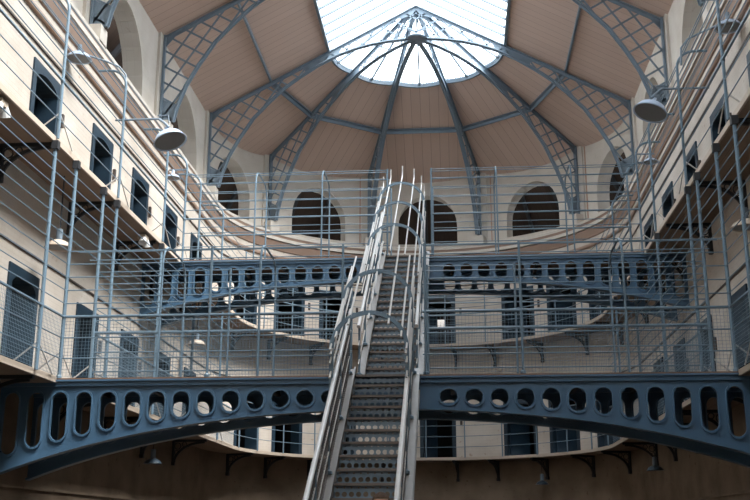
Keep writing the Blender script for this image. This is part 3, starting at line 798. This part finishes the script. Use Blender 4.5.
staircase(D1 - .09, L1, 22, 'lower flight of grey steel stairs with perforated risers rising to the near footbridge', (11.9,), ([12.05, 13.28], 14.35, 0))
staircase(D2 - .09, L2, 19, 'upper flight of grey steel stairs with perforated risers rising to the far footbridge', (15.9,), ([17.05, 18.2, 19.35], 19.85, 0))

# ------------------------------------------------------------------ lamps
def dome(g, g2, o, r=.24, tilt=None, h=.16):
    M4 = tilt.to_4x4() if tilt else Matrix()
    prof = [(.03, h + .10), (.035, h + .0), (r * .45, h * .93), (r * .8, h * .6), (r, h * .12), (r + .015, 0), (r - .01, 0), (r * .78, h * .5), (r * .4, h * .85), (.001, h * .9)]
    g.lathe(prof, o, 24, M4)
    g2.lathe([(r * .97, .012), (.001, .004)], o, 24, M4)
def dish_lamp(side, y, label):
    x = side * (W - .02); t = thing('dish_lamp', label, 'lamp', (x, y, L2 + 2.2), 'dish lamps on the curved cage posts')
    g = MB(); g.tube([(x, y, L2 + 1.9), (x + side * .02, y, L2 + 2.2), (x + side * .12, y - .06, L2 + 2.32), (x + side * .3, y - .2, L2 + 2.36), (x + side * .62, y - .6, L2 + 2.34)], .018, 8); build('arm', g, 'truss', t)
    g = MB(); g2 = MB(); dome(g, g2, (x + side * .62, y - .6, L2 + 2.22), .2, None, .12); build('shade', g, 'lampwhite', t, smooth=True); build('diffuser', g2, 'lampinner', t)
    g = MB(); g.lathe([(.001, .16), (.035, .16), (.035, 0), (.001, 0)], (x + side * .62, y - .6, L2 + 2.32), 12); build('cap', g, 'truss', t)
dish_lamp(-1, 15.8, 'pale dish lamp on a curved arm against the left wall, the nearer one')
dish_lamp(1, 15.5, 'pale dish lamp on a curved arm against the right wall, the nearer one')
def arm_lamp(side, y, z, label, reach=.35):
    x = side * (W - .02); t = thing('dish_lamp', label, 'lamp', (x, y, z), 'dish lamps on the cage posts by the far footbridge')
    g = MB(); g.tube([(x - side * .02, y, z + .12), (x + side * reach, y, z + .12)], .016, 8); build('arm', g, 'truss', t)
    g = MB(); g2 = MB(); dome(g, g2, (x + side * reach * .75, y, z - .06), .15, None, .08); build('shade', g, 'lampwhite', t, smooth=True); build('diffuser', g2, 'lampinner', t)
arm_lamp(-1, D2 - .1, ZC + 7.12, 'small pale dish lamp left of the far footbridge')
arm_lamp(1, D2 - .1, ZC + 7.2, 'small pale dish lamp right of the far footbridge')
def flood(side, y, z, label, q=0):
    x = side * (W + q); t = thing('floodlight', label, 'lamp', (x, y, z), 'round floodlights on the upper posts')
    g = MB(); g.tube([(x + side * .12, y, z + .27), (x - side * .62, y, z + .27)], .018, 8); g.tube([(x - side * .62, y, z + .27), (x - side * .72, y, z + .2), (x - side * .8, y, z + .12)], .022, 8)
    g.tube([(x - side * .6, y, z + .33), (x - side * .78, y, z + .33), (x - side * .8, y, z + .2)], .012, 6); build('arm', g, 'truss', t)
    tilt = Matrix.Rotation(side * radians(20), 3, 'Y') @ Matrix.Rotation(radians(-8), 3, 'X')
    g = MB(); g2 = MB(); dome(g, g2, (x - side * .84, y, z - .14), .27, tilt, .19); build('shade', g, 'lampwhite', t, smooth=True); build('diffuser', g2, 'lampinner', t)
flood(-1, 15.8, ZC + 6.42, 'large round pale floodlight on a short arm over the well, left side')
flood(1, 15.8, ZC + 6.68, 'large round pale floodlight on a short arm over the well, right side', .34)
def pendant(x, y, z, ztop, r, mat, label, grp):
    t = thing('pendant_lamp', label, 'lamp', (x, y, z), grp)
    g = MB(); g.tube([(x, y, z + .1), (x, y, ztop)], .008 if r < .2 else .012, 6); build('stem', g, 'darkiron', t)
    g = MB(); g2 = MB(); dome(g, g2, (x, y, z), r, None, r * .6); build('shade', g, mat, t, smooth=True); build('diffuser', g2, 'lampinner', t)
    g = MB(); g.lathe([(.001, .2), (.05, .19), (.05, .02), (.001, .02)], (x, y, z + r * .5), 12); build('lamp_holder', g, 'darkiron' if mat == 'darkiron2' else 'truss', t)
M['shadedark'] = plain('dark_enamel', (52, 66, 78), .35, noise=.1)
pendant(-5.0, 14.53, ZC + 4.12, L2 - .06, .2, 'fascia', 'pale dome pendant lamp under the left upper gallery near the first cell door', 'pendant lamps under the upper gallery')
pendant(5.0, 14.31, ZC + 4.15, L2 - .06, .2, 'fascia', 'pale dome pendant lamp under the right upper gallery at the edge of view', 'pendant lamps under the upper gallery')
pendant(-5.0, 23.0, ZC + 4.15, L2 - .06, .2, 'fascia', 'pale cone pendant lamp under the left upper gallery beyond the footbridge', 'pendant lamps under the upper gallery')
pendant(-5.0, 20.05, ZC + 1.3, L1 - .06, .17, 'shadedark', 'dark enamel pendant lamp under the left lower gallery', 'pendant lamps under the lower gallery')
p = pt_arc(radians(50.6), 5.0); pendant(p.x, p.y, ZC + 1.3, L1 - .06, .17, 'shadedark', 'dark enamel pendant lamp under the curved lower gallery, right of the stairs', 'pendant lamps under the lower gallery')
pendant(5.0, 22.43, ZC + 1.28, L1 - .06, .17, 'shadedark', 'dark enamel pendant lamp under the right lower gallery', 'pendant lamps under the lower gallery')
def spot(x, y, z, label):
    t = thing('security_spotlight', label, 'lamp', (x, y, z), 'twin spotlights under the upper gallery edge')
    g = MB(); g.box((x - .07, y - .1, z - .02), (x + .07, y + .1, z + .06)); build('housing', g, 'fascia', t)
    for dy in (-.1, .1):
        g = MB(); g.lathe([(.02, .1), (.05, .06), (.075, -.06), (.06, -.06), (.001, -.02)], (x + .03, y + dy, z - .06), 12, Matrix.Rotation(.5 * (1 if dy > 0 else -1), 4, 'X')); build('lamp_head', g, 'steel', t)
spot(-4.72, 17.7, L2 - .16, 'white twin spotlight under the left upper gallery edge near the far footbridge')
spot(-4.72, 11.6, L2 - .16, 'white twin spotlight under the left upper gallery edge at the frame edge')

# ------------------------------------------------------------------ person coming down the stairs
def skin_mesh(name, joints, edges, mat, parent, sub=2):
    me = bpy.data.meshes.new(name); off = origin(parent)
    me.from_pydata([tuple(Vector(j[0]) - off) for j in joints], edges, [])
    o = bpy.data.objects.new(name, me); COL.objects.link(o); o.parent = parent
    sk = o.modifiers.new('Skin', 'SKIN'); sk.use_smooth_shade = True
    bpy.context.view_layer.update()
    for i, j in enumerate(joints):
        r = j[1]; me.skin_vertices[0].data[i].radius = (r, r) if not isinstance(r, tuple) else r
    me.skin_vertices[0].data[0].use_root = True
    ss = o.modifiers.new('Sub', 'SUBSURF'); ss.levels = sub; ss.render_levels = sub
    me.materials.append(M[mat]); return o
px, py, pz = .255, 8.98, L1 - .17 * 20
hh = ZC + .335 - pz   # standing height up to the hair
pt_ = thing('person', 'fair-haired person coming down the lower stairs, only the top of the head in view', 'person', (px, py, pz))
S = hh / 1.72
def Q(x, y, z): return (px + x * S, py + y * S, pz + z * S)
J = [(Q(0, 0, .95), .13), (Q(0, 0, 1.12), (.14, .105)), (Q(0, .01, 1.32), (.155, .11)), (Q(0, 0, 1.43), .07), (Q(0, -.01, 1.50), .052), (Q(0, -.015, 1.585), (.072, .088)), (Q(0, -.015, 1.66), (.066, .082)),
     (Q(-.17, 0, 1.39), .055), (Q(-.22, .02, 1.13), .043), (Q(-.23, -.06, .90), .032), (Q(-.235, -.085, .83), .028),
     (Q(.17, 0, 1.39), .055), (Q(.22, .02, 1.13), .043), (Q(.23, -.06, .90), .032), (Q(.235, -.085, .83), .028),
     (Q(-.09, 0, .88), .09), (Q(-.1, -.03, .48), .062), (Q(-.1, .0, .09), .042), (Q(-.1, -.12, .04), .035),
     (Q(.09, 0, .88), .09), (Q(.1, -.03, .48), .062), (Q(.1, .0, .09), .042), (Q(.1, -.12, .04), .035)]
Ed = [(0, 1), (1, 2), (2, 3), (3, 4), (4, 5), (5, 6), (2, 7), (7, 8), (8, 9), (9, 10), (2, 11), (11, 12), (12, 13), (13, 14), (0, 15), (15, 16), (16, 17), (17, 18), (0, 19), (19, 20), (20, 21), (21, 22)]
body = skin_mesh('body', J, Ed, 'skin', pt_)
Js = [(Q(0, 0, .93), .155), (Q(0, 0, 1.12), (.16, .12)), (Q(0, .01, 1.32), (.172, .125)), (Q(0, 0, 1.41), .085), (Q(-.18, 0, 1.385), .072), (Q(-.222, .02, 1.13), .056), (Q(-.23, -.05, .93), .045), (Q(.18, 0, 1.385), .072), (Q(.222, .02, 1.13), .056), (Q(.23, -.05, .93), .045)]
skin_mesh('shirt', Js, [(0, 1), (1, 2), (2, 3), (2, 4), (4, 5), (5, 6), (2, 7), (7, 8), (8, 9)], 'shirt', pt_)
Jt = [(Q(0, 0, .93), .14), (Q(-.09, 0, .84), .1), (Q(-.1, -.03, .48), .076), (Q(-.1, .0, .1), .062), (Q(.09, 0, .84), .1), (Q(.1, -.03, .48), .076), (Q(.1, .0, .1), .062)]
skin_mesh('trousers', Jt, [(0, 1), (1, 2), (2, 3), (0, 4), (4, 5), (5, 6)], 'jeans', pt_)
for s in (-1, 1):
    skin_mesh('shoe', [(Q(s * .1, .04, .045), .045), (Q(s * .1, -.08, .04), .042), (Q(s * .1, -.17, .035), .032)], [(0, 1), (1, 2)], 'shoe', pt_)
    # hand: palm with four fingers and a thumb
    hx, hy, hz = s * .235, -.09, .81
    jj = [(Q(hx, hy, hz), .026), (Q(hx, hy - .01, hz - .07), .03)]
    ee = [(0, 1)]
    for k, (dy, ln) in enumerate(((-.03, .07), (-.01, .08), (.012, .075), (.032, .06))):
        b_ = len(jj); jj += [(Q(hx, hy + dy, hz - .09), .0095), (Q(hx - s * .006, hy + dy, hz - .09 - ln * .5), .0085), (Q(hx - s * .02, hy + dy, hz - .09 - ln), .007)]; ee += [(1, b_), (b_, b_ + 1), (b_ + 1, b_ + 2)]
    b_ = len(jj); jj += [(Q(hx - s * .02, hy - .035, hz - .04), .0085), (Q(hx - s * .03, hy - .055, hz - .08), .0085)]; ee += [(0, b_), (b_, b_ + 1)]
    skin_mesh('hand', jj, ee, 'skin', pt_, 1)
def ell(name, c, r, mat, parent, n=16, zmin=-2, ymin=None):
    g = MB(); c = Vector(c)
    prof = [(cos(a), sin(a)) for a in [-pi / 2 + pi * i / n for i in range(n + 1)]]
    base = len(g.v)
    for rr, zz in prof:
        for k in range(24):
            a = 2 * pi * k / 24; g.v.append(tuple(c + Vector((r[0] * max(rr, .001) * cos(a), r[1] * max(rr, .001) * sin(a), r[2] * zz))))
    for i in range(n):
        for k in range(24):
            f = (base + i * 24 + k, base + i * 24 + (k + 1) % 24, base + (i + 1) * 24 + (k + 1) % 24, base + (i + 1) * 24 + k)
            cc = sum((Vector(g.v[q]) for q in f), Vector()) / 4 - c
            if cc.z < zmin * r[2]: continue
            if ymin is not None and cc.y < ymin[0] and cc.z < ymin[1]: continue
            g.f.append(f); g.uv.append(None)
    return build(name, g, mat, parent, smooth=True)
hc = Q(0, -.01, 1.615)
ell('hair', (hc[0], hc[1] + .012, hc[2] + .012), (.084 * S, .1 * S, .1 * S), 'hair', pt_, zmin=-.75, ymin=(-.02, .045))
ell('head', (hc[0], hc[1], hc[2] - .01), (.074 * S, .092 * S, .108 * S), 'skin', pt_)
ell('nose', (hc[0], hc[1] - .095 * S, hc[2] - .03), (.012, .018, .024), 'skin', pt_, 8)
ell('mouth', (hc[0], hc[1] - .084 * S, hc[2] - .066), (.024, .008, .006), 'brownband', pt_, 8)
for s in (-1, 1):
    ell('ear', (hc[0] + s * .076 * S, hc[1] + .005, hc[2] - .02), (.01, .018, .03), 'skin', pt_, 8)
    ell('eye', (hc[0] + s * .03 * S, hc[1] - .083 * S, hc[2] - .005), (.013, .008, .008), 'eye', pt_, 8)

# ------------------------------------------------------------------ light
w = bpy.data.worlds.new('World'); scene.world = w; w.use_nodes = True
bg = w.node_tree.nodes['Background']; bg.inputs[0].default_value = (.86, .93, 1, 1); bg.inputs[1].default_value = 3.6
sd = bpy.data.lights.new('hazy_sun', 'SUN'); sd.energy = 10.0; sd.angle = radians(34); sd.color = (1, .97, .93)
so = bpy.data.objects.new('hazy_sun', sd); COL.objects.link(so)
so.rotation_euler = Vector((-.60, .34, -1)).to_track_quat('-Z', 'Y').to_euler()

# ------------------------------------------------------------------ camera
f, yaw, pitch, roll, cxm = 1035.38, .0796, .2674, .0015, .917
fw = Vector((-sin(yaw) * cos(pitch), cos(yaw) * cos(pitch), sin(pitch)))
r0 = Vector((cos(yaw), sin(yaw), 0)); u0 = r0.cross(fw)
r = r0 * cos(roll) + u0 * sin(roll); u = -r0 * sin(roll) + u0 * cos(roll)
cd = bpy.data.cameras.new('camera'); cd.sensor_width = 36; cd.lens = f / 750 * 36; cd.clip_start = .05
co = bpy.data.objects.new('camera', cd); COL.objects.link(co)
m4 = Matrix((r, u, -fw)).transposed().to_4x4(); m4.translation = Vector((cxm, 0, ZC)); co.matrix_world = m4
scene.camera = co
scene.view_settings.view_transform = 'Standard'; scene.view_settings.look = 'None'
scene.view_settings.exposure = 0.92; scene.view_settings.gamma = 1; scene.view_settings.use_curve_mapping = False
try:
    scene.cycles.max_bounces = 8; scene.cycles.diffuse_bounces = 5; scene.cycles.transparent_max_bounces = 12
except Exception: pass
